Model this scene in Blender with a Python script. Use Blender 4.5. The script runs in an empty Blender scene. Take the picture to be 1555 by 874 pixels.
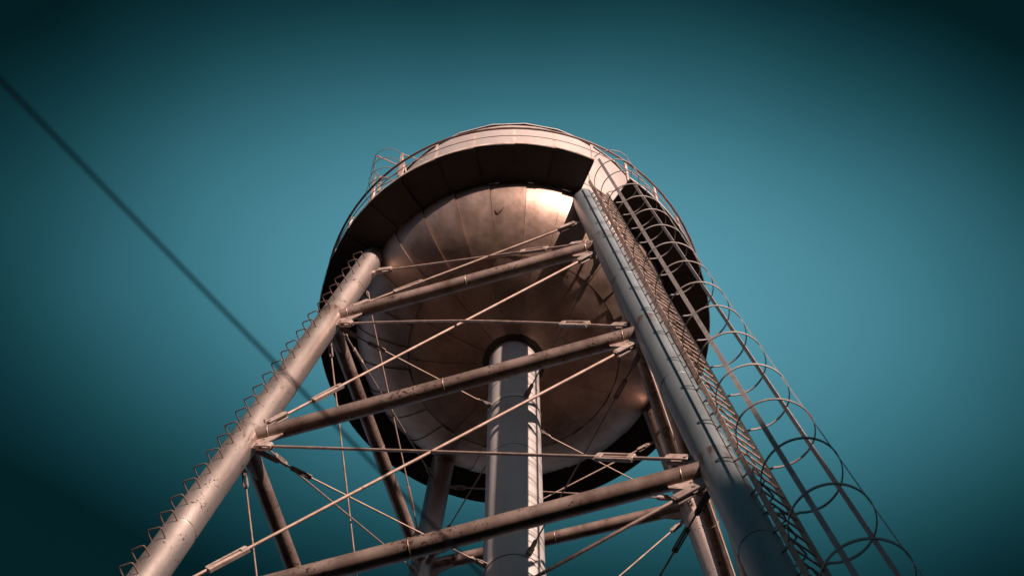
import bpy, bmesh, math, random
from mathutils import Vector, Matrix

random.seed(7)
U = 1.4            # metres per survey unit
EYE = 1.65         # eye height above the ground
D2R = math.radians
SC = bpy.context.scene
COL = SC.collection

def W(x, y, z):
    return Vector((U * x, U * y, EYE + U * z))

# ------------------------------------------------------------------ camera
cam_d = bpy.data.cameras.new('camera')
cam = bpy.data.objects.new('camera', cam_d)
COL.objects.link(cam)
SC.camera = cam
FWD = Vector((-0.00107356, 0.37082141, 0.92870357))
RGT = Vector((0.99999921, 0.00100110, 0.00075624))
UPV = Vector((0.00064930, -0.92870366, 0.37082219))
CAMP = W(0, -10, 0)
cam.matrix_world = Matrix(((RGT.x, UPV.x, -FWD.x, CAMP.x),
                           (RGT.y, UPV.y, -FWD.y, CAMP.y),
                           (RGT.z, UPV.z, -FWD.z, CAMP.z),
                           (0, 0, 0, 1)))
FPX = 2687.3
cam_d.sensor_width = 36.0
cam_d.lens = 36.0 * FPX / 1555.0
cam_d.clip_start = 0.05
cam_d.clip_end = 6000
cam_d.dof.use_dof = True
cam_d.dof.focus_distance = 33.0
cam_d.dof.aperture_fstop = 2.8

# ------------------------------------------------------------------ sky and sun
SUN_AZ = D2R(-61)       # compass angle of the sun seen from the tower, from +x
SUN_EL = D2R(14)
sdir = Vector((math.cos(SUN_EL) * math.cos(SUN_AZ), math.cos(SUN_EL) * math.sin(SUN_AZ), math.sin(SUN_EL)))
world = bpy.data.worlds.new('World')
SC.world = world
world.use_nodes = True
wn, wl = world.node_tree.nodes, world.node_tree.links
wn.clear()
w_out = wn.new('ShaderNodeOutputWorld')
w_bg = wn.new('ShaderNodeBackground')
w_bg.inputs['Strength'].default_value = 0.15
sky = wn.new('ShaderNodeTexSky')
sky.sky_type = 'NISHITA'
sky.sun_disc = False
sky.sun_elevation = SUN_EL
sky.sun_rotation = math.pi / 2 - SUN_AZ
sky.air_density = 1.0
sky.dust_density = 0.6
sky.ozone_density = 3.0
w_tint = wn.new('ShaderNodeMix'); w_tint.data_type = 'RGBA'; w_tint.blend_type = 'MULTIPLY'
w_tint.inputs['Factor'].default_value = 1.0
w_tint.inputs['B'].default_value = (0.82, 1.34, 0.865, 1)
wl.new(sky.outputs['Color'], w_tint.inputs['A'])
# lens corner darkening put into the sky colour: bright centre thinning to deep teal
w_geo = wn.new('ShaderNodeNewGeometry')
def vdot(vec):
    n = wn.new('ShaderNodeVectorMath'); n.operation = 'DOT_PRODUCT'
    n.inputs[1].default_value = vec
    wl.new(w_geo.outputs['Incoming'], n.inputs[0])
    return n.outputs['Value']
def wmath(op, a, b=None):
    n = wn.new('ShaderNodeMath'); n.operation = op
    for k, v in enumerate((a, b)):
        if v is None: continue
        if isinstance(v, (int, float)): n.inputs[k].default_value = v
        else: wl.new(v, n.inputs[k])
    return n.outputs[0]
VIG_DIR = (FWD + RGT * 0.030 + UPV * -0.001).normalized()
gx = RGT * math.cos(D2R(6)) - UPV * math.sin(D2R(6)); gx = (gx - VIG_DIR * gx.dot(VIG_DIR)).normalized(); gy = VIG_DIR.cross(gx)
w_noise = wn.new('ShaderNodeTexNoise'); w_noise.inputs['Scale'].default_value = 5.0; w_noise.inputs['Detail'].default_value = 2.0
wl.new(w_geo.outputs['Incoming'], w_noise.inputs['Vector'])
wob = wmath('ADD', wmath('MULTIPLY', w_noise.outputs['Fac'], 0.24), 0.88)
dx = wmath('MULTIPLY', wmath('DIVIDE', wmath('ABSOLUTE', vdot(gx)), 0.250), wob)
dy = wmath('MULTIPLY', wmath('DIVIDE', wmath('ABSOLUTE', vdot(gy)), 0.1215), wob)
r4 = wmath('POWER', wmath('ADD', wmath('MULTIPLY', dx, dx), wmath('MULTIPLY', dy, dy)), 1.27)
fall = wmath('POWER', 2.718, wmath('MULTIPLY', r4, -1.0))
# away from the bright centre the sky is deep teal overhead and lightens again towards the horizon
w_up = wmath('MULTIPLY', vdot((0, 0, 1)), -1.0)
hz_n = wn.new('ShaderNodeMapRange'); hz_n.interpolation_type = 'SMOOTHSTEP'
hz_n.inputs['From Min'].default_value = 0.75; hz_n.inputs['From Max'].default_value = 0.05
hz_n.inputs['To Min'].default_value = 0.038; hz_n.inputs['To Max'].default_value = 0.34
wl.new(w_up, hz_n.inputs['Value'])
fall = wmath('MAXIMUM', fall, hz_n.outputs['Result'])
w_mul = wn.new('ShaderNodeMix'); w_mul.data_type = 'RGBA'; w_mul.blend_type = 'MULTIPLY'
w_mul.inputs['Factor'].default_value = 1.0
wl.new(w_tint.outputs['Result'], w_mul.inputs['A'])
w_comb = wn.new('ShaderNodeCombineColor')
# the teal thins to a greyer blue low down
w_low = wn.new('ShaderNodeMapRange'); w_low.interpolation_type = 'SMOOTHSTEP'
w_low.inputs['From Min'].default_value = 0.70; w_low.inputs['From Max'].default_value = 0.15
wl.new(w_up, w_low.inputs['Value'])
w_red = wmath('ADD', wmath('POWER', fall, 1.35), wmath('MULTIPLY', wmath('MULTIPLY', w_low.outputs['Result'], fall), 0.55))
wl.new(w_red, w_comb.inputs[0])
wl.new(wmath('MULTIPLY', fall, wmath('SUBTRACT', 1.0, wmath('MULTIPLY', w_low.outputs['Result'], 0.42))), w_comb.inputs[1])
wl.new(wmath('MULTIPLY', fall, wmath('ADD', 1.0, wmath('MULTIPLY', w_low.outputs['Result'], 0.02))), w_comb.inputs[2])
wl.new(w_comb.outputs['Color'], w_mul.inputs['B'])
wl.new(w_mul.outputs['Result'], w_bg.inputs['Color'])
wl.new(w_bg.outputs['Background'], w_out.inputs['Surface'])

sun_d = bpy.data.lights.new('sun', 'SUN')
sun_d.energy = 3.6
sun_d.angle = D2R(0.5)
sun_d.color = (1.0, 0.745, 0.63)
sun = bpy.data.objects.new('sun', sun_d)
COL.objects.link(sun)
sun.rotation_euler = (-sdir).to_track_quat('-Z', 'Y').to_euler()
sun.location = (20, -30, 40)

vs = SC.view_settings
vs.view_transform = 'Standard'; vs.look = 'None'; vs.gamma = 1.0; vs.use_curve_mapping = False
vs.exposure = 1.2

# ------------------------------------------------------------------ materials
def paint(name, base, dark, rough=0.45, rust=0.0, rust_col=(0.16, 0.06, 0.025), scale=1.5, metallic=0.0, bump=0.15, streak=True, spec=0.5, coat=0.0, edge=None, speck=0.0, joints=()):
    m = bpy.data.materials.new(name); m.use_nodes = True
    n, l = m.node_tree.nodes, m.node_tree.links
    b = n['Principled BSDF']
    tc = n.new('ShaderNodeTexCoord')
    ns = n.new('ShaderNodeTexNoise'); ns.inputs['Scale'].default_value = scale; ns.inputs['Detail'].default_value = 8; ns.inputs['Roughness'].default_value = 0.65
    mp = n.new('ShaderNodeMapping')
    mp.inputs['Scale'].default_value = (1, 1, 0.22) if streak else (1, 1, 1)
    l.new(tc.outputs['Object'], mp.inputs['Vector']); l.new(mp.outputs['Vector'], ns.inputs['Vector'])
    cr = n.new('ShaderNodeValToRGB'); cr.color_ramp.elements[0].position = 0.33; cr.color_ramp.elements[1].position = 0.62
    cr.color_ramp.elements[0].color = (*dark, 1); cr.color_ramp.elements[1].color = (*base, 1)
    l.new(ns.outputs['Fac'], cr.inputs['Fac'])
    colour = cr.outputs['Color']
    if rust > 0:
        n2 = n.new('ShaderNodeTexNoise'); n2.inputs['Scale'].default_value = 11; n2.inputs['Detail'].default_value = 10; n2.inputs['Roughness'].default_value = 0.7
        n3 = n.new('ShaderNodeTexNoise'); n3.inputs['Scale'].default_value = 1.1; n3.inputs['Detail'].default_value = 3
        l.new(tc.outputs['Object'], n2.inputs['Vector']); l.new(tc.outputs['Object'], n3.inputs['Vector'])
        ml = n.new('ShaderNodeMath'); ml.operation = 'MULTIPLY'; l.new(n2.outputs['Fac'], ml.inputs[0]); l.new(n3.outputs['Fac'], ml.inputs[1])
        r2 = n.new('ShaderNodeValToRGB'); r2.color_ramp.elements[0].position = 0.43 - rust * 0.12; r2.color_ramp.elements[1].position = 0.47 - rust * 0.10
        l.new(ml.outputs[0], r2.inputs['Fac'])
        mx = n.new('ShaderNodeMix'); mx.data_type = 'RGBA'; mx.inputs['B'].default_value = (*rust_col, 1)
        l.new(r2.outputs['Color'], mx.inputs['Factor']); l.new(colour, mx.inputs['A'])
        colour = mx.outputs['Result']
    def mth(op, a, b=None):
        q = n.new('ShaderNodeMath'); q.operation = op
        for i_, v_ in enumerate((a, b)):
            if v_ is None: continue
            if isinstance(v_, (int, float)): q.inputs[i_].default_value = v_
            else: l.new(v_, q.inputs[i_])
        return q.outputs[0]
    if speck > 0:      # chipped paint
        n4 = n.new('ShaderNodeTexNoise'); n4.inputs['Scale'].default_value = 26; n4.inputs['Detail'].default_value = 5; n4.inputs['Roughness'].default_value = 0.6
        n5 = n.new('ShaderNodeTexNoise'); n5.inputs['Scale'].default_value = 2.3; n5.inputs['Detail'].default_value = 4
        l.new(tc.outputs['Object'], n4.inputs['Vector']); l.new(tc.outputs['Object'], n5.inputs['Vector'])
        sm = mth('ADD', n4.outputs['Fac'], mth('MULTIPLY', n5.outputs['Fac'], 0.55))
        r4 = n.new('ShaderNodeValToRGB'); r4.color_ramp.elements[0].position = 0.93 - 0.08 * speck; r4.color_ramp.elements[1].position = 0.955 - 0.08 * speck
        l.new(sm, r4.inputs['Fac'])
        mx = n.new('ShaderNodeMix'); mx.data_type = 'RGBA'; mx.inputs['B'].default_value = (0.085, 0.045, 0.03, 1)
        l.new(r4.outputs['Color'], mx.inputs['Factor']); l.new(colour, mx.inputs['A']); colour = mx.outputs['Result']
    if joints:         # rust that has run down from the welded joints
        sx = n.new('ShaderNodeSeparateXYZ'); l.new(tc.outputs['Object'], sx.inputs[0])
        tot = None
        for zj in joints:
            t_ = mth('SUBTRACT', zj + 0.16, sx.outputs['Z'])
            up = mth('GREATER_THAN', t_, 0.0)
            e_ = mth('MULTIPLY', up, mth('POWER', 2.718, mth('MULTIPLY', t_, -1.7)))
            tot = e_ if tot is None else mth('ADD', tot, e_)
        n6 = n.new('ShaderNodeTexNoise'); n6.inputs['Scale'].default_value = 9; n6.inputs['Detail'].default_value = 8; n6.inputs['Roughness'].default_value = 0.68
        m6 = n.new('ShaderNodeMapping'); m6.inputs['Scale'].default_value = (1, 1, 0.16)
        l.new(tc.outputs['Object'], m6.inputs['Vector']); l.new(m6.outputs['Vector'], n6.inputs['Vector'])
        r6 = n.new('ShaderNodeValToRGB'); r6.color_ramp.elements[0].position = 0.50; r6.color_ramp.elements[1].position = 0.72
        l.new(mth('ADD', mth('MULTIPLY', tot, 0.20), mth('MULTIPLY', n6.outputs['Fac'], 0.88)), r6.inputs['Fac'])
        fac = mth('MULTIPLY', r6.outputs['Color'], mth('MINIMUM', mth('MULTIPLY', tot, 1.6), 0.85))
        mx = n.new('ShaderNodeMix'); mx.data_type = 'RGBA'; mx.inputs['B'].default_value = (0.17, 0.065, 0.028, 1)
        l.new(fac, mx.inputs['Factor']); l.new(colour, mx.inputs['A']); colour = mx.outputs['Result']
    oi = n.new('ShaderNodeObjectInfo')
    hv = n.new('ShaderNodeHueSaturation')
    vr = n.new('ShaderNodeMapRange'); vr.inputs['To Min'].default_value = 0.86; vr.inputs['To Max'].default_value = 1.1
    l.new(oi.outputs['Random'], vr.inputs['Value']); l.new(vr.outputs['Result'], hv.inputs['Value']); l.new(colour, hv.inputs['Color'])
    l.new(hv.outputs['Color'], b.inputs['Base Color'])
    rr = n.new('ShaderNodeMapRange'); rr.inputs['To Min'].default_value = max(0.05, rough - 0.12); rr.inputs['To Max'].default_value = min(1, rough + 0.15)
    l.new(ns.outputs['Fac'], rr.inputs['Value']); l.new(rr.outputs['Result'], b.inputs['Roughness'])
    b.inputs['Metallic'].default_value = metallic
    b.inputs['Specular IOR Level'].default_value = spec
    if edge: b.inputs['Specular Tint'].default_value = (*edge, 1)
    b.inputs['Coat Weight'].default_value = coat
    bp = n.new('ShaderNodeBump'); bp.inputs['Strength'].default_value = bump; bp.inputs['Distance'].default_value = 0.02
    nb = n.new('ShaderNodeTexNoise'); nb.inputs['Scale'].default_value = 6; nb.inputs['Detail'].default_value = 6
    l.new(tc.outputs['Object'], nb.inputs['Vector']); l.new(nb.outputs['Fac'], bp.inputs['Height']); l.new(bp.outputs['Normal'], b.inputs['Normal'])
    return m

JZ = tuple(EYE + U * z for z in (20.6176, 16.6633, 12.6533))
M = {
    'leg_shade': paint('shaded_leg_paint', (0.47, 0.54, 0.58), (0.36, 0.42, 0.45), 0.40, rust=0.10, scale=1.2, metallic=0.8, joints=JZ),  # leg paint with the leg's blue-grey shade put into the colour
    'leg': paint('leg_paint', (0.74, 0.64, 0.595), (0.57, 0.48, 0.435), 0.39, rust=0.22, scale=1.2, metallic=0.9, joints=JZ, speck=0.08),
    'strut': paint('strut_paint', (0.40, 0.30, 0.26), (0.20, 0.135, 0.11), 0.46, rust=0.75, rust_col=(0.07, 0.035, 0.02), scale=2.5, metallic=0.55, speck=0.35),
    'rod': paint('rod_paint', (0.45, 0.335, 0.28), (0.27, 0.175, 0.13), 0.58, rust=0.35, rust_col=(0.22, 0.09, 0.04), scale=6, bump=0.4, streak=False, metallic=0.25),
    'iron': paint('fitting_paint', (0.38, 0.31, 0.28), (0.22, 0.15, 0.12), 0.5, rust=0.4, scale=8, streak=False),
    'step': paint('step_iron', (0.20, 0.13, 0.10), (0.10, 0.055, 0.04), 0.55, rust=0.3, scale=8, streak=False),
    'riser': paint('riser_paint', (0.56, 0.515, 0.49), (0.44, 0.40, 0.375), 0.6, rust=0.05, scale=0.9, metallic=0.3),
    'bowl': paint('bowl_paint', (0.57, 0.42, 0.35), (0.36, 0.25, 0.20), 0.47, rust=0.30, scale=1.9, bump=0.2, metallic=0.85, spec=0.3, edge=(0.15, 0.10, 0.08)),
    'shell': paint('shell_paint', (0.70, 0.63, 0.60), (0.62, 0.54, 0.51), 0.45, rust=0.02, scale=0.8, bump=0.05, metallic=0.4),
    'underside_shade': paint('underside_shade_paint', (0.06, 0.045, 0.038), (0.035, 0.025, 0.02), 0.6, rust=0.3, scale=1.5, streak=False),  # light-painted balcony seen unlit: its shade is put into this dark colour
    'rail': paint('railing_paint', (0.60, 0.50, 0.46), (0.36, 0.25, 0.21), 0.5, rust=0.35, scale=4, streak=False),
    'handrail': paint('handrail_paint', (0.22, 0.14, 0.12), (0.12, 0.07, 0.06), 0.5, rust=0.3, scale=4, streak=False),
    'ladder': paint('ladder_paint', (0.44, 0.34, 0.29), (0.26, 0.165, 0.12), 0.5, rust=0.55, rust_col=(0.25, 0.10, 0.05), scale=5, streak=False),
    'cage': paint('cage_paint', (0.32, 0.295, 0.285), (0.23, 0.20, 0.19), 0.48, rust=0.12, scale=5, streak=False),
    'cable': paint('cable_sheath', (0.02, 0.02, 0.02), (0.012, 0.012, 0.012), 0.6, scale=8, streak=False),
    'concrete': paint('concrete', (0.32, 0.30, 0.27), (0.22, 0.20, 0.18), 0.85, scale=3, streak=False),
    'ground': paint('dry_ground', (0.042, 0.032, 0.024), (0.026, 0.02, 0.015), 0.95, scale=0.35, streak=False, bump=0.5, spec=0.05),
}

# ------------------------------------------------------------------ mesh helpers
def link_mesh(name, me, mat, parent=None, smooth=True):
    o = bpy.data.objects.new(name, me)
    COL.objects.link(o)
    if not me.materials: me.materials.append(mat)
    if parent is not None: o.parent = parent
    return o

def set_smooth(me, angle=35):
    for p in me.polygons: p.use_smooth = True
    try: me.set_sharp_from_angle(angle=D2R(angle))
    except Exception: pass

class MB:
    def __init__(s): s.v = []; s.f = []
    def add(s, v, f):
        b = len(s.v); s.v += [tuple(p) for p in v]; s.f += [tuple(i + b for i in q) for q in f]
    def tube(s, pts, r, seg=10, closed=False, cap=True):
        pts = [Vector(p) for p in pts]; n = len(pts); rings = []
        tang = []
        for i in range(n):
            if closed: t = pts[(i + 1) % n] - pts[i - 1]
            elif i == 0: t = pts[1] - pts[0]
            elif i == n - 1: t = pts[-1] - pts[-2]
            else: t = (pts[i + 1] - pts[i]).normalized() + (pts[i] - pts[i - 1]).normalized()
            tang.append(t.normalized())
        ref = Vector((0, 0, 1)) if abs(tang[0].z) < 0.9 else Vector((1, 0, 0))
        a = (ref - tang[0] * ref.dot(tang[0])).normalized()
        V = []
        for i in range(n):
            a = (a - tang[i] * a.dot(tang[i])).normalized(); b = tang[i].cross(a)
            rr = r[i] if isinstance(r, (list, tuple)) else r
            for k in range(seg):
                th = 2 * math.pi * k / seg
                V.append(pts[i] + (a * math.cos(th) + b * math.sin(th)) * rr)
        F = []
        for i in range(n if closed else n - 1):
            j = (i + 1) % n
            for k in range(seg):
                k2 = (k + 1) % seg
                F.append((i * seg + k, i * seg + k2, j * seg + k2, j * seg + k))
        if cap and not closed:
            F.append(tuple(range(seg))[::-1]); F.append(tuple((n - 1) * seg + k for k in range(seg)))
        s.add(V, F); return s
    def box(s, c, ax, ay, az):   # centre, three half-axis vectors
        c = Vector(c); V = []
        for i in (-1, 1):
            for j in (-1, 1):
                for k in (-1, 1): V.append(c + ax * i + ay * j + az * k)
        s.add(V, [(0, 1, 3, 2), (4, 6, 7, 5), (0, 4, 5, 1), (2, 3, 7, 6), (0, 2, 6, 4), (1, 5, 7, 3)]); return s
    def bar(s, pts, w, t, wdirs):  # flat bar swept along pts; wdirs: width direction per point, thickness across
        pts = [Vector(p) for p in pts]; n = len(pts); V = []; F = []
        for i in range(n):
            tg = (pts[min(i + 1, n - 1)] - pts[max(i - 1, 0)]).normalized()
            wd = wdirs[i] if isinstance(wdirs, list) else wdirs
            wd = (wd - tg * wd.dot(tg)).normalized(); td = tg.cross(wd)
            for a, b in ((-1, -1), (1, -1), (1, 1), (-1, 1)): V.append(pts[i] + wd * (a * w / 2) + td * (b * t / 2))
        for i in range(n - 1):
            for k in range(4): F.append((i * 4 + k, i * 4 + (k + 1) % 4, i * 4 + 4 + (k + 1) % 4, i * 4 + 4 + k))
        F.append((3, 2, 1, 0)); F.append(tuple(4 * (n - 1) + k for k in range(4)))
        s.add(V, F); return s
    def build(s, name, mat, parent=None, smooth=True, bevel=0.0):
        me = bpy.data.meshes.new(name)
        me.from_pydata(s.v, [], s.f); me.update()
        bm = bmesh.new(); bm.from_mesh(me)
        if bevel > 0:
            bmesh.ops.bevel(bm, geom=[e for e in bm.edges], offset=bevel, segments=1, affect='EDGES')
        bmesh.ops.recalc_face_normals(bm, faces=bm.faces)
        bm.to_mesh(me); bm.free()
        if smooth: set_smooth(me)
        return link_mesh(name, me, M[mat] if isinstance(mat, str) else mat, parent)

def tag(o, label, cat, kind=None, group=None):
    if label: o['label'] = label
    if cat: o['category'] = cat
    if kind: o['kind'] = kind
    if group: o['group'] = group
    return o

# ------------------------------------------------------------------ ground
gm = MB()
GN, GS = 60, 3000.0
gv = []; gf = []
for i in range(GN + 1):
    for j in range(GN + 1):
        u_ = (i / GN * 2 - 1); v_ = (j / GN * 2 - 1)
        x_ = math.copysign(abs(u_) ** 3, u_) * GS; y_ = math.copysign(abs(v_) ** 3, v_) * GS
        d_ = math.hypot(x_, y_)
        h_ = 0.0 if d_ < 25 else 0.25 * math.sin(x_ * 0.03) * math.cos(y_ * 0.027)
        gv.append((x_, y_, h_))
for i in range(GN):
    for j in range(GN):
        a = i * (GN + 1) + j; gf.append((a, a + GN + 1, a + GN + 2, a + 1))
gm.add(gv, gf)
ground = gm.build('ground', 'ground'); ground['kind'] = 'structure'

# unseen ridge added towards the low sun to shade the ground and tower foot
hv = []; hf = []
HA, HR = 48, 16
for i in range(HA + 1):
    a = SUN_AZ + D2R(-78 + 156 * i / HA)
    e = max(0.0, 1 - (abs(i / HA * 2 - 1)) ** 3)
    for j in range(HR + 1):
        d = 45 + 190 * j / HR
        t = (d - 45) / 190
        prof_ = math.sin(math.pi * min(1, t * 1.9) / 2) ** 2 if t < 0.526 else math.cos(math.pi * (t - 0.526) / 0.474 / 2) ** 2
        crest = (15.6 + 145 * math.tan(SUN_EL)) * e
        h = crest * prof_ + (random.uniform(-1.6, 1.6) if 0.15 < t < 0.95 and e > 0 else 0) - 0.3
        hv.append((d * math.cos(a), d * math.sin(a), h))
for i in range(HA):
    for j in range(HR):
        q = i * (HR + 1) + j; hf.append((q, q + 1, q + HR + 2, q + HR + 1))
hm = MB(); hm.add(hv, hf)
shade_ridge = hm.build('shade_ridge', 'ground'); shade_ridge['kind'] = 'structure'

# ------------------------------------------------------------------ water tower
tower = bpy.data.objects.new('water_tower', None)
COL.objects.link(tower)
tower.empty_display_size = 1.0
tag(tower, 'tall old steel water tower on four braced tubular legs with balcony and caged ladder', 'water tower')

ZB, RB = 23.374, 2.823           # balcony level and outer radius
RS, RS_TOP = 2.25, 2.78          # tank radius, shell height above the balcony
HB = 1.12                        # depth of the bowl
RL, RR, RSTR = 0.1625, 0.340, 0.089
PHI0 = 3.64665
DPHI = (0.02048, -0.05425, 0.01145, -0.00771)
RAD1 = tuple(2.64233 + d for d in (0.03952, -0.02442, 0.03884, -0.07361))
BAT = tuple(0.14789 + d for d in (-0.00116, -0.00277, -0.00952, 0.02409))
Z1, Z2, Z3 = 20.6176, 16.6633, 12.6533
ZG = -EYE / U
LEVELS = [Z1, Z2, Z3, 8.65, 4.6]
LEGNAME = ['A', 'B', 'C', 'D']
def legu(l, z):
    ph = PHI0 + l * math.pi / 2 + DPHI[l]; r = RAD1[l] + BAT[l] * (Z1 - z)
    return Vector((r * math.cos(ph), r * math.sin(ph), z))
def Wv(p): return W(p.x, p.y, p.z)
def leg_az(l): return PHI0 + l * math.pi / 2 + DPHI[l]

leg_labels = ['pale leg with a row of step rungs on its outer left side',
              'shaded blue-grey leg beside the caged ladder',
              'rear leg half hidden behind the ladder leg',
              'dark rear leg behind the central riser']
legs = []
for l in range(4):
    mb = MB()
    n = 60
    zt = ZB - 0.03
    pts = [Wv(legu(l, ZG + (zt - ZG) * k / n)) for k in range(n + 1)]
    mb.tube(pts, RL * U, 48)
    leg = mb.build('leg', 'leg_shade' if l == 1 else 'leg', tower); leg['label'] = leg_labels[l]
    legs.append(leg)
    # base plate and concrete footing
    f = legu(l, ZG)
    fb = MB(); fb.tube([W(f.x, f.y, ZG) - Vector((0, 0, 0.2)), W(f.x, f.y, ZG) + Vector((0, 0, 0.35))], [0.75, 0.62], 8)
    fb.build('footing', 'concrete', leg)
    # circumferential welds
    axis = (Wv(legu(l, zt)) - Wv(legu(l, ZG))).normalized()
    for zz in (18.2, 14.4, 10.6, 6.8):
        c = Wv(legu(l, zz + 0.35 * (l % 2)))
        a = axis.orthogonal().normalized(); b = axis.cross(a)
        wb = MB(); wb.tube([c + (a * math.cos(t) + b * math.sin(t)) * (RL * U + 0.001 + 0.002 * math.sin(7 * t)) for t in [2 * math.pi * k / 48 for k in range(48)]], 0.008, 6, closed=True)
        wb.build('weld_bead', 'leg_shade' if l == 1 else 'leg', leg)

# step rungs on the two front legs
def step_loops(l, az, z0, z1, dz):
    axis = (Wv(legu(l, ZB)) - Wv(legu(l, 0))).normalized()
    out = Vector((math.cos(az), math.sin(az), 0)); out = (out - axis * out.dot(axis)).normalized()
    tan = axis.cross(out)
    hw, pr = 0.070 * U, 0.115 * U
    mb = MB()
    s = math.sqrt(max(0, (RL * U) ** 2 - hw ** 2))
    c0 = Vector((0, 0, 0))
    path = [c0 + out * (s - 0.02) - tan * hw]
    corner = s + pr
    path += [out * (corner - 0.03) - tan * hw, out * (corner - 0.008) - tan * (hw - 0.01), out * corner - tan * (hw - 0.03),
             out * corner + tan * (hw - 0.03), out * (corner - 0.008) + tan * (hw - 0.01), out * (corner - 0.03) + tan * hw, out * (s - 0.02) + tan * hw]
    mb.tube(path, 0.0105, 8)
    proto = None
    z = z1; k = 0
    while z > z0:
        if proto is None:
            proto = mb.build('step_rung', 'step', legs[l]); o = proto
        else:
            o = proto.copy(); COL.objects.link(o)
        o.location = Wv(legu(l, z + random.uniform(-0.02, 0.02)))
        o.rotation_euler = (0, 0, 0)
        o.rotation_mode = 'AXIS_ANGLE'
        o.rotation_axis_angle = (random.uniform(-0.09, 0.09), axis.x + random.uniform(-0.25, 0.25), axis.y + random.uniform(-0.25, 0.25), axis.z)
        z -= dz; k += 1
step_loops(0, D2R(-113), 1.0, 22.75, 0.3655)
step_loops(1, D2R(-38), 1.0, 23.0, 0.3655)

# struts
def strut(l1, l2, z):
    a, b = Wv(legu(l1, z)), Wv(legu(l2, z))
    d = (b - a).normalized()
    mb = MB()
    n = 24
    sag = Vector((0, 0, -1)) * 0.015
    pts = []
    for k in range(n + 1):
        t = k / n
        pts.append((a + d * RL * U * 0.8).lerp(b - d * RL * U * 0.8, t) + sag * math.sin(math.pi * t))
    rr = [RSTR * U] * (n + 1)
    mb.tube(pts, rr, 32)
    st = mb.build('strut', 'strut', tower)
    # end collars welded round the leg joint and a mid splice
    for t in (0.035, 0.965, 0.5):
        c = pts[0].lerp(pts[-1], t) + sag * math.sin(math.pi * t)
        x = d.orthogonal().normalized(); y = d.cross(x)
        wb = MB(); wb.tube([c + (x * math.cos(q) + y * math.sin(q)) * (RSTR * U + 0.001) for q in [2 * math.pi * k / 32 for k in range(32)]], 0.007, 6, closed=True)
        wb.build('weld_bead', 'strut', st)
    return st
FACES = [(0, 1), (1, 2), (2, 3), (3, 0)]
def knife_plate(l1, l2, z):
    # triangular plate welded under the strut end, with two bolt heads
    a, b = Wv(legu(l1, z)), Wv(legu(l2, z)); d = (b - a).normalized()
    nr = Vector((0, 0, 1)).cross(d).normalized(); up = Vector((0, 0, 1))
    p = a + d * RL * U * 0.85; r = RSTR * U
    tri = [p - up * r * 0.8, p + d * 0.42 - up * r * 0.8, p + d * 0.40 - up * (r + 0.05), p + d * 0.10 - up * (r + 0.26), p - up * (r + 0.28)]
    v = [q + nr * 0.008 for q in tri] + [q - nr * 0.008 for q in tri]
    mb = MB(); m_ = len(tri)
    mb.add(v, [tuple(range(m_)), tuple(range(2 * m_ - 1, m_ - 1, -1))] + [(i, (i + 1) % m_, (i + 1) % m_ + m_, i + m_) for i in range(m_)])
    for q in (p + d * 0.14 - up * (r + 0.06), p + d * 0.12 - up * (r + 0.17)):
        mb.tube([q - nr * 0.022, q + nr * 0.022], 0.017, 6)
    mb.build('gusset_plate', 'iron', legs[l1], smooth=False)
for z in LEVELS:
    for a, b in FACES:
        strut(a, b, z); knife_plate(a, b, z); knife_plate(b, a, z)

# tie rods with clevises and turnbuckles
def tie(P0, P1, r, start, end, nrm, bow=0.0, bowdir=None, tb_at=None, size=1.0, gus0=None, gus1=None):
    """P0 upper joint, P1 lower joint; start/end: distance from joint to the clevis pin; nrm: face normal (plates lie in the face)"""
    d = (P1 - P0).normalized(); L = (P1 - P0).length
    nr = (nrm - d * nrm.dot(d)).normalized(); sd = d.cross(nr)
    A = P0 + d * start; B = P1 - d * end
    cl = 0.24 * size
    n = 14
    pts = []
    for k in range(n + 1):
        t = k / n
        p = (A + d * cl * 0.75).lerp(B - d * cl * 0.75, t)
        if bow: p = p + bowdir * bow * (1 - abs(2 * t - 1) ** 1.6)
        pts.append(p)
    rod = MB().tube(pts, r, 12).build('tie_rod', 'rod', tower)
    for pin, dr in ((A, d), (B, -d)):
        mb = MB()
        w, t = 0.038 * size, 0.009 * size
        for s in (-1, 1):
            mb.box(pin + dr * cl * 0.36 + nr * s * 0.026 * size, dr * cl * 0.5, sd * w, nr * t)
        mb.box(pin + dr * cl * 0.84, dr * cl * 0.1, sd * w * 0.8, nr * 0.030 * size)
        mb.build('clevis', 'iron', rod, smooth=False, bevel=0.004)
        MB().tube([pin - nr * 0.045 * size, pin + nr * 0.045 * size], 0.017 * size, 10).build('pin', 'iron', rod)
    # turnbuckle near the lower end
    if tb_at is None: tb_at = 0.55 * size
    tc = B - d * (cl + tb_at)
    if bow:
        tt = ((tc - A).length) / (B - A).length; tc = tc + bowdir * bow * (1 - abs(2 * tt - 1) ** 1.6)
    hl = 0.21 * size
    mb = MB()
    for s in (-1, 1):
        mb.box(tc + sd * s * 0.036 * size, d * hl, sd * 0.010 * size, nr * 0.020 * size)
        mb.box(tc + d * s * (hl - 0.03 * size), d * 0.034 * size, sd * 0.030 * size, nr * 0.024 * size)
    mb.build('turnbuckle', 'iron', rod, smooth=False, bevel=0.004)
    return rod

def gusset(leg, P, d, nrm, reach, size=1.0):
    nr = (nrm - d * nrm.dot(d)).normalized(); sd = d.cross(nr)
    mb = MB()
    mb.box(P + d * (RL * U * 0.8 + (reach - RL * U * 0.8) * 0.5 + 0.02), d * ((reach - RL * U * 0.8) * 0.5 + 0.04), sd * 0.055 * size, nr * 0.008)
    mb.build('gusset_plate', 'iron', leg, smooth=False, bevel=0.003)

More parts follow.
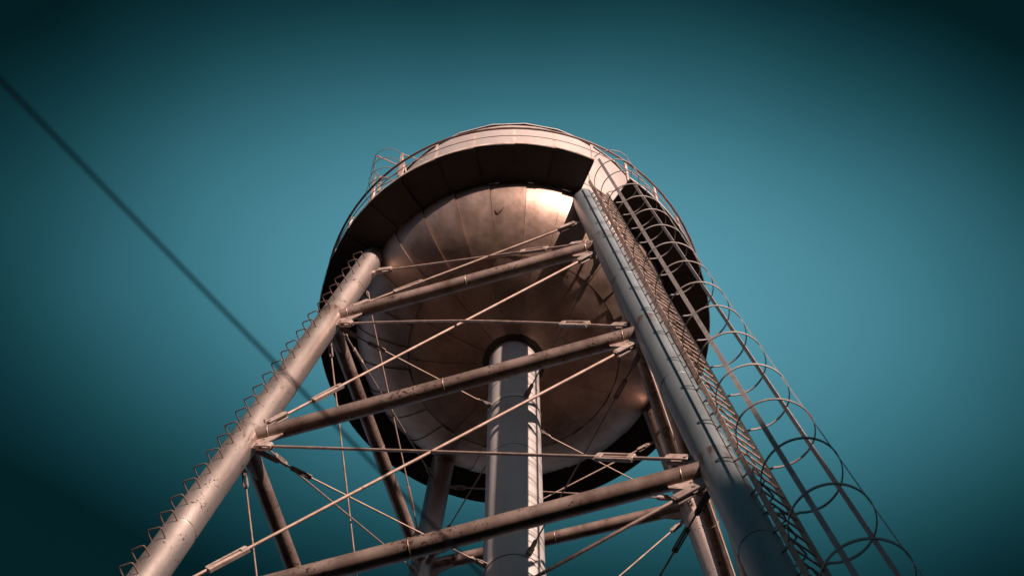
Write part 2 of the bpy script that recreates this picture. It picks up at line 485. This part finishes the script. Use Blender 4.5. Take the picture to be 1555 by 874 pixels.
ZT = [22.58, 22.18, 22.4, 22.4]
def brace(l1, z1, l2, z2, r, size=1.0, **kw):
    P0, P1 = Wv(legu(l1, z1)), Wv(legu(l2, z2))
    # a little away from the strut centre line so the rods clear it
    nrm = Vector((0, 0, 1)).cross(P1 - P0).normalized()
    mid = (P0 + P1) / 2
    if nrm.dot(Vector((mid.x, mid.y, 0))) < 0: nrm = -nrm
    d = (P1 - P0).normalized()
    reach = 0.40
    gusset(legs[l1], P0, d, nrm, reach); gusset(legs[l2], P1, -d, nrm, reach)
    return tie(P0, P1, r, reach, reach, nrm, bowdir=nrm, size=size, **kw)
panels = [(None, Z1)] + [(LEVELS[k], LEVELS[k + 1]) for k in range(len(LEVELS) - 1)]
for a, b in FACES:
    thick = 0.0215 if (a, b) == (0, 1) else 0.0155
    for pi, (zu, zl) in enumerate(panels):
        za = ZT[a] if zu is None else zu - 0.16
        zb_ = ZT[b] if zu is None else zu - 0.16
        low = zl + 0.16
        bw = 0.07 if ((a, b) == (0, 1) and pi == 1) else 0.0
        brace(a, za, b, low, thick, bow=bw, size=1.35 if thick > 0.02 else 1.0)
        brace(b, zb_, a, low, thick, bow=0.0, size=1.35 if thick > 0.02 else 1.0)

# radial ties from every leg joint to the riser
riser_nodes = []
for k, z in enumerate(LEVELS):
    for l in range(4):
        P0 = Wv(legu(l, z - 0.10)); P1 = W(0, 0, z - 0.10)
        d = (P1 - P0).normalized()
        gusset(legs[l], P0, d, Vector((0, 0, 1)), 0.42, 0.8)
        tie(P1, P0, 0.013, RR * U + 0.10, 0.42, Vector((0, 0, 1)), tb_at=0.35, size=0.8)
        riser_nodes.append((z - 0.10, d))

# ------------------------------------------------------------------ riser
mb = MB()
n = 60; ztop = ZB - HB + 0.05
mb.tube([W(0, 0, ZG + (ztop - ZG) * k / n) for k in range(n + 1)], RR * U, 64)
riser = mb.build('riser_pipe', 'riser', tower); riser['label'] = 'wide pale central riser pipe under the tank'
for zz in (21.05, 19.15, 17.2, 15.2, 13.2, 10.5, 7.5, 4.0):
    MB().tube([W(0, 0, zz) + Vector((math.cos(t), math.sin(t), 0)) * (RR * U + 0.001) for t in [2 * math.pi * k / 64 for k in range(64)]], 0.008, 6, closed=True).build('weld_bead', 'riser', riser)
for z, d in riser_nodes:
    c = W(0, 0, z) - d * (RR * U + 0.055)
    MB().box(c, d * 0.085, Vector((0, 0, 1)).cross(d) * 0.05, Vector((0, 0, 0.008))).build('bracket', 'iron', riser, smooth=False, bevel=0.003)
for zz in (Z1 - 0.10, Z2 - 0.10, Z3 - 0.10):     # stiffening bands that carry the radial ties
    MB().tube([W(0, 0, zz - 0.045), W(0, 0, zz - 0.044), W(0, 0, zz + 0.044), W(0, 0, zz + 0.045)], [RR * U, RR * U + 0.014, RR * U + 0.014, RR * U], 64, cap=False).build('ring_band', 'riser', riser)
# flared collar where the riser meets the bowl
prof = [(RR + 0.006, ZB - HB - 0.015), (RR + 0.085, ZB - HB + 0.005), (RR + 0.105, ZB - HB + 0.03), (RR + 0.105, ZB - HB + 0.075)]
mb = MB(); V = []; F = []; NS = 64
for r_, z_ in prof:
    for k in range(NS):
        t = 2 * math.pi * k / NS; V.append(W(r_ * math.cos(t), r_ * math.sin(t), z_))
for i in range(len(prof) - 1):
    for k in range(NS): F.append((i * NS + k, i * NS + (k + 1) % NS, (i + 1) * NS + (k + 1) % NS, (i + 1) * NS + k))
mb.add(V, F); mb.build('collar', 'underside_shade', riser)  # collar lies in shade, which its dark colour carries

# ------------------------------------------------------------------ tank bowl: lapped plates over a backing shell
def bowl_pt(u, az, lift=0.0):
    # u = 0 at the rim, 1 at the bottom centre ; ellipsoidal
    s = u * math.pi / 2
    r = RS * math.cos(s); z = ZB - HB * math.sin(s)
    nx = math.cos(s) / RS; nz = -math.sin(s) / HB
    L = math.hypot(nx, nz); nx /= L; nz /= L
    r += nx * lift; z += nz * lift
    return W(r * math.cos(az), r * math.sin(az), z)
mb = MB(); V = []; F = []; NA, NU = 112, 24
for i in range(NU + 1):
    for k in range(NA): V.append(bowl_pt(i / NU * 0.93, 2 * math.pi * k / NA, -0.016))
for i in range(NU):
    for k in range(NA): F.append((i * NA + k, i * NA + (k + 1) % NA, (i + 1) * NA + (k + 1) % NA, (i + 1) * NA + k))
mb.add(V, F)
bowl = mb.build('tank_bowl', 'bowl', tower); bowl['label'] = 'rounded bronze-coloured tank bottom of welded plates'
def bowl_plate(u0, u1, a0, a1, nu, na, lap):
    V = []; F = []
    gapa = 0.004
    for layer in (0, 1):
        for i in range(nu + 1):
            for k in range(na + 1):
                s = i / nu; t = k / na
                lift = lap * t + 0.002 - (0.012 if layer else 0)
                u_ = u0 + (u1 - u0) * s
                V.append(bowl_pt(u_, a0 + (a1 - a0) * t, lift))
    n1 = (nu + 1) * (na + 1)
    for i in range(nu):
        for k in range(na):
            q = (i * (na + 1) + k, i * (na + 1) + k + 1, (i + 1) * (na + 1) + k + 1, (i + 1) * (na + 1) + k)
            F.append(q); F.append(tuple(n1 + x for x in q[::-1]))
    def edge(idx):
        for p, q in zip(idx[:-1], idx[1:]): F.append((p, q, n1 + q, n1 + p))
    edge([k for k in range(na + 1)][::-1]); edge([nu * (na + 1) + k for k in range(na + 1)])
    edge([i * (na + 1) for i in range(nu + 1)]); edge([i * (na + 1) + na for i in range(nu + 1)][::-1])
    mb = MB(); mb.add(V, F)
    o = mb.build('plate', 'bowl', bowl)
    return o
NG = 28
G0 = D2R(-90 + 4.4)
for k in range(NG):
    jit = random.uniform(-0.003, 0.003)
    a0 = G0 + 2 * math.pi * k / NG + 0.0015; a1 = G0 + 2 * math.pi * (k + 1) / NG - 0.0015
    bowl_plate(0.012, 0.545, a0, a1, 10, 4, 0.017 + jit)
NC = 14
for k in range(NC):
    a0 = G0 + 0.11 + 2 * math.pi * k / NC + 0.003; a1 = G0 + 0.11 + 2 * math.pi * (k + 1) / NC - 0.003
    bowl_plate(0.55, 0.93, a0, a1, 8, 6, 0.009)

# a bent wire hook left on the plates
def ray(px, py):
    return (FWD + RGT * ((px - 777.5) / FPX) + UPV * ((437 - py) / FPX)).normalized()
def on_bowl(px, py, lift=0.02):
    d = ray(px, py); o = CAMP - W(0, 0, ZB)
    k = Vector((1 / (RS * U), 1 / (RS * U), 1 / (HB * U)))
    oo = Vector((o.x * k.x, o.y * k.y, o.z * k.z)); dd = Vector((d.x * k.x, d.y * k.y, d.z * k.z))
    A = dd.dot(dd); B = 2 * oo.dot(dd); C = oo.dot(oo) - 1
    t = (-B - math.sqrt(max(0, B * B - 4 * A * C))) / (2 * A)
    return CAMP + d * (t - lift)
MB().tube([on_bowl(751, 319, 0.0), on_bowl(754, 321, 0.02), on_bowl(758, 321, 0.03), on_bowl(762, 318, 0.03), on_bowl(765, 314, 0.02)], 0.008, 8).build('hook', 'step', bowl)

# ------------------------------------------------------------------ tank shell and roof
NSH = 112
mb = MB(); V = []; F = []
zs = [ZB - 0.02, ZB + RS_TOP]
for z_ in zs:
    for k in range(NSH):
        t = G0 + 2 * math.pi * k / NSH; V.append(W(RS * math.cos(t), RS * math.sin(t), z_))
for k in range(NSH): F.append((k, (k + 1) % NSH, NSH + (k + 1) % NSH, NSH + k))
mb.add(V, F)
shell = mb.build('tank_shell', 'shell', tower); shell['label'] = 'pale sunlit tank wall above the balcony'
NSH = 28
mb = MB(); V = []; F = []
for r_, z_ in ((RS + 0.035, ZB + RS_TOP - 0.03), (RS + 0.035, ZB + RS_TOP), (RS * 0.5, ZB + RS_TOP + 0.55), (0.12, ZB + RS_TOP + 0.9)):
    for k in range(NSH):
        t = G0 + 2 * math.pi * k / NSH; V.append(W(r_ * math.cos(t), r_ * math.sin(t), z_))
for i in range(3):
    for k in range(NSH): F.append((i * NSH + k, i * NSH + (k + 1) % NSH, (i + 1) * NSH + (k + 1) % NSH, (i + 1) * NSH + k))
F.append(tuple(3 * NSH + k for k in range(NSH)))
mb.add(V, F)
roof = mb.build('roof', 'shell', tower, smooth=False)
MB().tube([W(0, 0, ZB + RS_TOP + 0.85), W(0, 0, ZB + RS_TOP + 1.15), W(0, 0, ZB + RS_TOP + 1.2)], [0.1, 0.1, 0.02], 16).build('roof_vent', 'shell', roof)

# ------------------------------------------------------------------ balcony
NP = 31
H0 = D2R(-66.6)                 # one edge of the ladder hatch
DP = 2 * math.pi / NP
def ring(r, a, z): return W(r * math.cos(a), r * math.sin(a), z)
# kerb angle that runs round the outer edge (left open at the hatch)
mb = MB()
for k in range(1, NP):
    a0 = H0 + DP * k; a1 = a0 + DP
    mb.bar([ring(RB - 0.012, a0 + (a1 - a0) * j / 4, ZB + 0.02) for j in range(5)], 0.075, 0.008, Vector((0, 0, 1)))
balcony = mb.build('balcony', 'rail', tower, smooth=False); balcony['label'] = 'dark ring-shaped balcony floor seen from below'
RI = RS + 0.012
for k in range(1, NP):
    a0 = H0 + DP * k; a1 = H0 + DP * (k + 1) + (0.006 if k < NP - 1 else 0)
    lap = 0.016
    ri = RS + 0.004 if k in (3, 9, 25, 28, 29, 30) else RS * 0.985
    v = []
    NJ = 4
    for zz in (ZB - 0.006, ZB + 0.006):
        v += [ring(ri, a0 + (a1 - a0) * j / NJ, zz - lap * j / NJ) for j in range(NJ + 1)]
        v += [ring(RB - 0.018, a1 + (a0 - a1) * j / NJ, zz - lap * (NJ - j) / NJ) for j in range(NJ + 1)]
    m2 = 2 * (NJ + 1); fs = []
    for j in range(NJ):
        q = (j, j + 1, m2 - 2 - j, m2 - 1 - j); fs += [q, tuple(t + m2 for t in q[::-1])]
    fs += [(j, j + m2, (j + 1) % m2 + m2, (j + 1) % m2) for j in range(m2)]
    mb = MB(); mb.add(v, fs)
    mb.build('plate', 'underside_shade', balcony, smooth=False)
# radial angle brackets under the floor seams
for k in range(0, NP + 0):
    a = H0 + DP * k
    if k % 2 == 0 or k in (0, 1):
        p0, p1 = ring(RS + 0.01, a, ZB - 0.035), ring(RB - 0.05, a, ZB - 0.022)
        MB().bar([p0, p1], 0.05, 0.008, Vector((0, 0, 1))).build('bracket', 'underside_shade', balcony, smooth=False)

# railing
RH, RM = 0.79, 0.43
mb = MB()
pts = [ring(RB - 0.03, H0 + DP * k / 3, ZB + RH) for k in range(NP * 3)]
mb.tube(pts, 0.024, 10, closed=True)
railing = mb.build('railing', 'handrail', tower); railing['label'] = 'thin pipe railing round the balcony'
MB().tube([ring(RB - 0.03, H0 + DP * k / 3, ZB + RM) for k in range(NP * 3)], 0.010, 8, closed=True).build('mid_rail', 'rail', railing)
for k in range(NP):
    a = H0 + DP * k
    rd = Vector((math.cos(a), math.sin(a), 0)); tg = Vector((-math.sin(a), math.cos(a), 0))
    p0, p1 = ring(RB - 0.045, a, ZB - 0.02), ring(RB - 0.045, a, ZB + RH + 0.01)
    q = MB(); q.bar([p0, p1], 0.055, 0.007, tg); q.bar([p0 - rd * 0.028, p1 - rd * 0.028], 0.05, 0.007, rd)
    q.build('post', 'rail', railing, smooth=False)

# ------------------------------------------------------------------ caged ladder beside the front right leg
LA = 0.64758
LH = Vector((math.cos(LA), math.sin(LA), 0)) * 0.155
def lad_c(z):
    p = legu(1, z); return Vector((p.x + 0.232, p.y - 0.125, z))
LZ0, LZ1 = 1.2, ZB + 0.25
ladder = bpy.data.objects.new('ladder', None); COL.objects.link(ladder); ladder.parent = tower
ladder['label'] = 'long ladder with thin rungs running up beside the right leg'
lax = (Wv(lad_c(LZ1)) - Wv(lad_c(LZ0))).normalized()
lt = (LH.normalized() - lax * LH.normalized().dot(lax)).normalized()
ln = lt.cross(lax)          # pointing outward, towards the cage
if ln.dot(Vector((0, -1, 0))) < 0: ln = -ln
for s in (-1, 1):
    p0, p1 = Wv(lad_c(LZ0) + LH * s), Wv(lad_c(LZ1) + LH * s)
    n = 30
    MB().bar([p0.lerp(p1, k / n) for k in range(n + 1)], 0.068, 0.011, ln).build('rail', 'ladder', ladder, smooth=False)
HOOPS = [23.66, 22.89, 22.09, 21.24, 20.44, 19.60, 18.79, 17.91, 17.05, 16.14, 15.25, 14.37, 13.43, 12.51, 11.56, 10.63, 9.70, 8.77, 7.84, 6.91, 5.98, 5.05]
HZ0, HDZ = 22.89, 0.88
rz = HZ0 + HDZ * 0.5; rung0 = None
RDZ = HDZ / 4
while rz > LZ0 + 0.1:
    c = Wv(lad_c(rz))
    if rung0 is None:
        rung0 = MB().tube([-LH * U * 1.05, LH * U * 1.05], 0.0125, 10).build('rung', 'ladder', ladder); o = rung0
    else:
        o = rung0.copy(); COL.objects.link(o)
    o.location = c + ln * random.uniform(-0.004, 0.004); o.rotation_euler = (0, 0, random.uniform(-0.012, 0.012))
    rz -= RDZ
# stand-off brackets to the leg
for zz in (22.4, 19.0, 16.9, 14.2, 11.6, 8.3, 4.6):
    for s in (-1, 1):
        p1 = Wv(lad_c(zz) + LH * s); lc = Wv(legu(1, zz + 0.06))
        d = (lc - p1); d = d.normalized()
        p0 = lc - d * RL * U * 0.97
        MB().bar([p0, p1 + (p1 - p0).normalized() * 0.02], 0.045, 0.009, Vector((0, 0, 1))).build('standoff_bracket', 'cage', ladder, smooth=False)

cage = bpy.data.objects.new('ladder_cage', None); COL.objects.link(cage); cage.parent = tower
cage['label'] = 'round hooped safety cage with long straps around the ladder'
CC = Vector((0.17, -0.235, 0)); CR = 0.305
def cage_pt(z, ang, r=CR):
    c = lad_c(z); return c + CC + Vector((math.cos(ang) * r, math.sin(ang) * r, 0))
def hoop_path(z):
    c = lad_c(z)
    pl, pr = c - LH, c + LH
    vl, vr = pl - (c + CC), pr - (c + CC)
    al, ar = math.atan2(vl.y, vl.x), math.atan2(vr.y, vr.x)
    al += 0.15; ar -= 0.15
    if al > ar: al -= 2 * math.pi
    while al < ar - 2 * math.pi: al += 2 * math.pi
    # go the long way, through the outside of the ladder
    span = (ar - al)
    if span > 2 * math.pi: span -= 2 * math.pi
    a_s, a_e = al, al + span
    mid = (a_s + a_e) / 2
    # make sure the middle points outward (about -54 deg)
    if math.cos(mid - D2R(-54)) < 0: a_s, a_e = al + 2 * math.pi, ar; mid = (a_s + a_e) / 2
    pts = [pl] + [cage_pt(z, a_s + (a_e - a_s) * k / 36) for k in range(37)] + [pr]
    return pts
for hz in HOOPS:
    pts = hoop_path(hz)
    dz = random.uniform(-0.02, 0.02); dt = random.uniform(-0.012, 0.012)
    P = [W(p.x + dt * math.sin(i * 0.17), p.y + dt * math.cos(i * 0.21), p.z + dz * math.sin(i * 0.17)) for i, p in enumerate(pts)]
    MB().bar(P, 0.036, 0.011, Vector((0, 0, 1))).build('hoop', 'cage', cage)
for ang, off in ((-131, 0.0), (-36, 0.0), (20, 0.0)):
    a = D2R(ang)
    n = 40; pts = []
    zt_ = ZB - 0.0 if ang != -36 else ZB + 0.3
    for i in range(n + 1):
        z_ = 5.3 + (zt_ - 5.3) * i / n
        p = cage_pt(z_, a, CR - 0.006)
        pts.append(Wv(p))
    MB().bar(pts, 0.055, 0.012, Vector((-math.sin(a), math.cos(a), 0))).build('strap', 'cage', cage, smooth=False)

# ------------------------------------------------------------------ short caged ladder on the balcony, far left
rl = bpy.data.objects.new('roof_ladder', None); COL.objects.link(rl); rl.parent = tower
rl['label'] = 'short caged ladder standing on the left of the balcony'
RAILS = ((Vector((-1.66, -2.10, 0)), 1.80), (Vector((-1.935, -1.97, 0)), 1.10))
ldir = (RAILS[0][0] - RAILS[1][0]).normalized()
for p, h in RAILS:
    MB().bar([W(p.x, p.y, ZB), W(p.x + 0.012, p.y + 0.01, ZB + h * 0.5), W(p.x, p.y, ZB + h)], 0.055, 0.02, ldir).build('rail', 'ladder', rl, smooth=False)
for k in range(4):
    p0, p1 = RAILS[0][0], RAILS[1][0]; z_ = ZB + 0.15 + k * 0.24
    MB().tube([W(p0.x, p0.y, z_), W(p1.x, p1.y, z_)], 0.012, 8).build('rung', 'ladder', rl)
cc = Vector((-1.85, -1.93, 0))
def rcirc(deg, r=0.245): return cc + Vector((math.cos(D2R(deg)), math.sin(D2R(deg)), 0)) * r
for i, z_ in enumerate((0.42, 0.90, 1.38, 1.80)):
    P = [rcirc(-38 - 215 * k / 24 + random.uniform(-1, 1), 0.245 + random.uniform(-0.004, 0.004)) for k in range(25)]
    MB().bar([W(p.x, p.y, ZB + z_ + 0.02 * math.sin(j * 0.4 + i)) for j, p in enumerate(P)], 0.026, 0.008, Vector((0, 0, 1))).build('hoop', 'handrail', rl)
for deg, z0_, z1_ in ((-145, 0.40, 1.81), (-215, 0.40, 1.81)):
    p = rcirc(deg, 0.238); q = rcirc(deg + 6, 0.238)
    MB().bar([W(p.x, p.y, ZB + z0_), W(q.x, q.y, ZB + (z0_ + z1_) / 2), W(p.x, p.y, ZB + z1_)], 0.034, 0.008, (rcirc(deg + 1) - rcirc(deg - 1)).normalized()).build('strap', 'handrail', rl, smooth=False)
# brace bars at the top, back to the tank
p = RAILS[0][0]
MB().bar([W(p.x, p.y, ZB + 1.77), W(-1.36, -2.00, ZB + 1.77)], 0.04, 0.012, Vector((0, 0, 1))).build('brace_bar', 'ladder', rl, smooth=False)
MB().bar([W(p.x, p.y, ZB + 1.72), W(-1.52, -2.06, ZB + 0.75)], 0.03, 0.01, Vector((0, 0, 1))).build('brace_bar', 'ladder', rl, smooth=False)
p = rcirc(-145)
MB().bar([W(p.x, p.y, ZB + 1.80), W(-1.60, -1.86, ZB + 1.80)], 0.06, 0.012, Vector((0, 0, 1))).build('brace_bar', 'handrail', rl, smooth=False)

# ------------------------------------------------------------------ overhead cable close above the street
ca = CAMP + ray(0, 120) * 4.2
cb = CAMP + ray(735, 873) * 5.6
cd = (cb - ca)
c0, c1 = ca - cd * 2.2, cb + cd * 3.0
pts = []
for k in range(61):
    t = k / 60; p = c0.lerp(c1, t); pts.append(p - Vector((0, 0, 0.10 * (1 - (2 * t - 1) ** 2))) + Vector((0, 0, 0.088)))
cable = MB().tube(pts, 0.0046, 12).build('overhead_cable', 'cable')
tag(cable, 'dark blurred cable slanting across the sky left of the tower and over its left leg', 'cable')
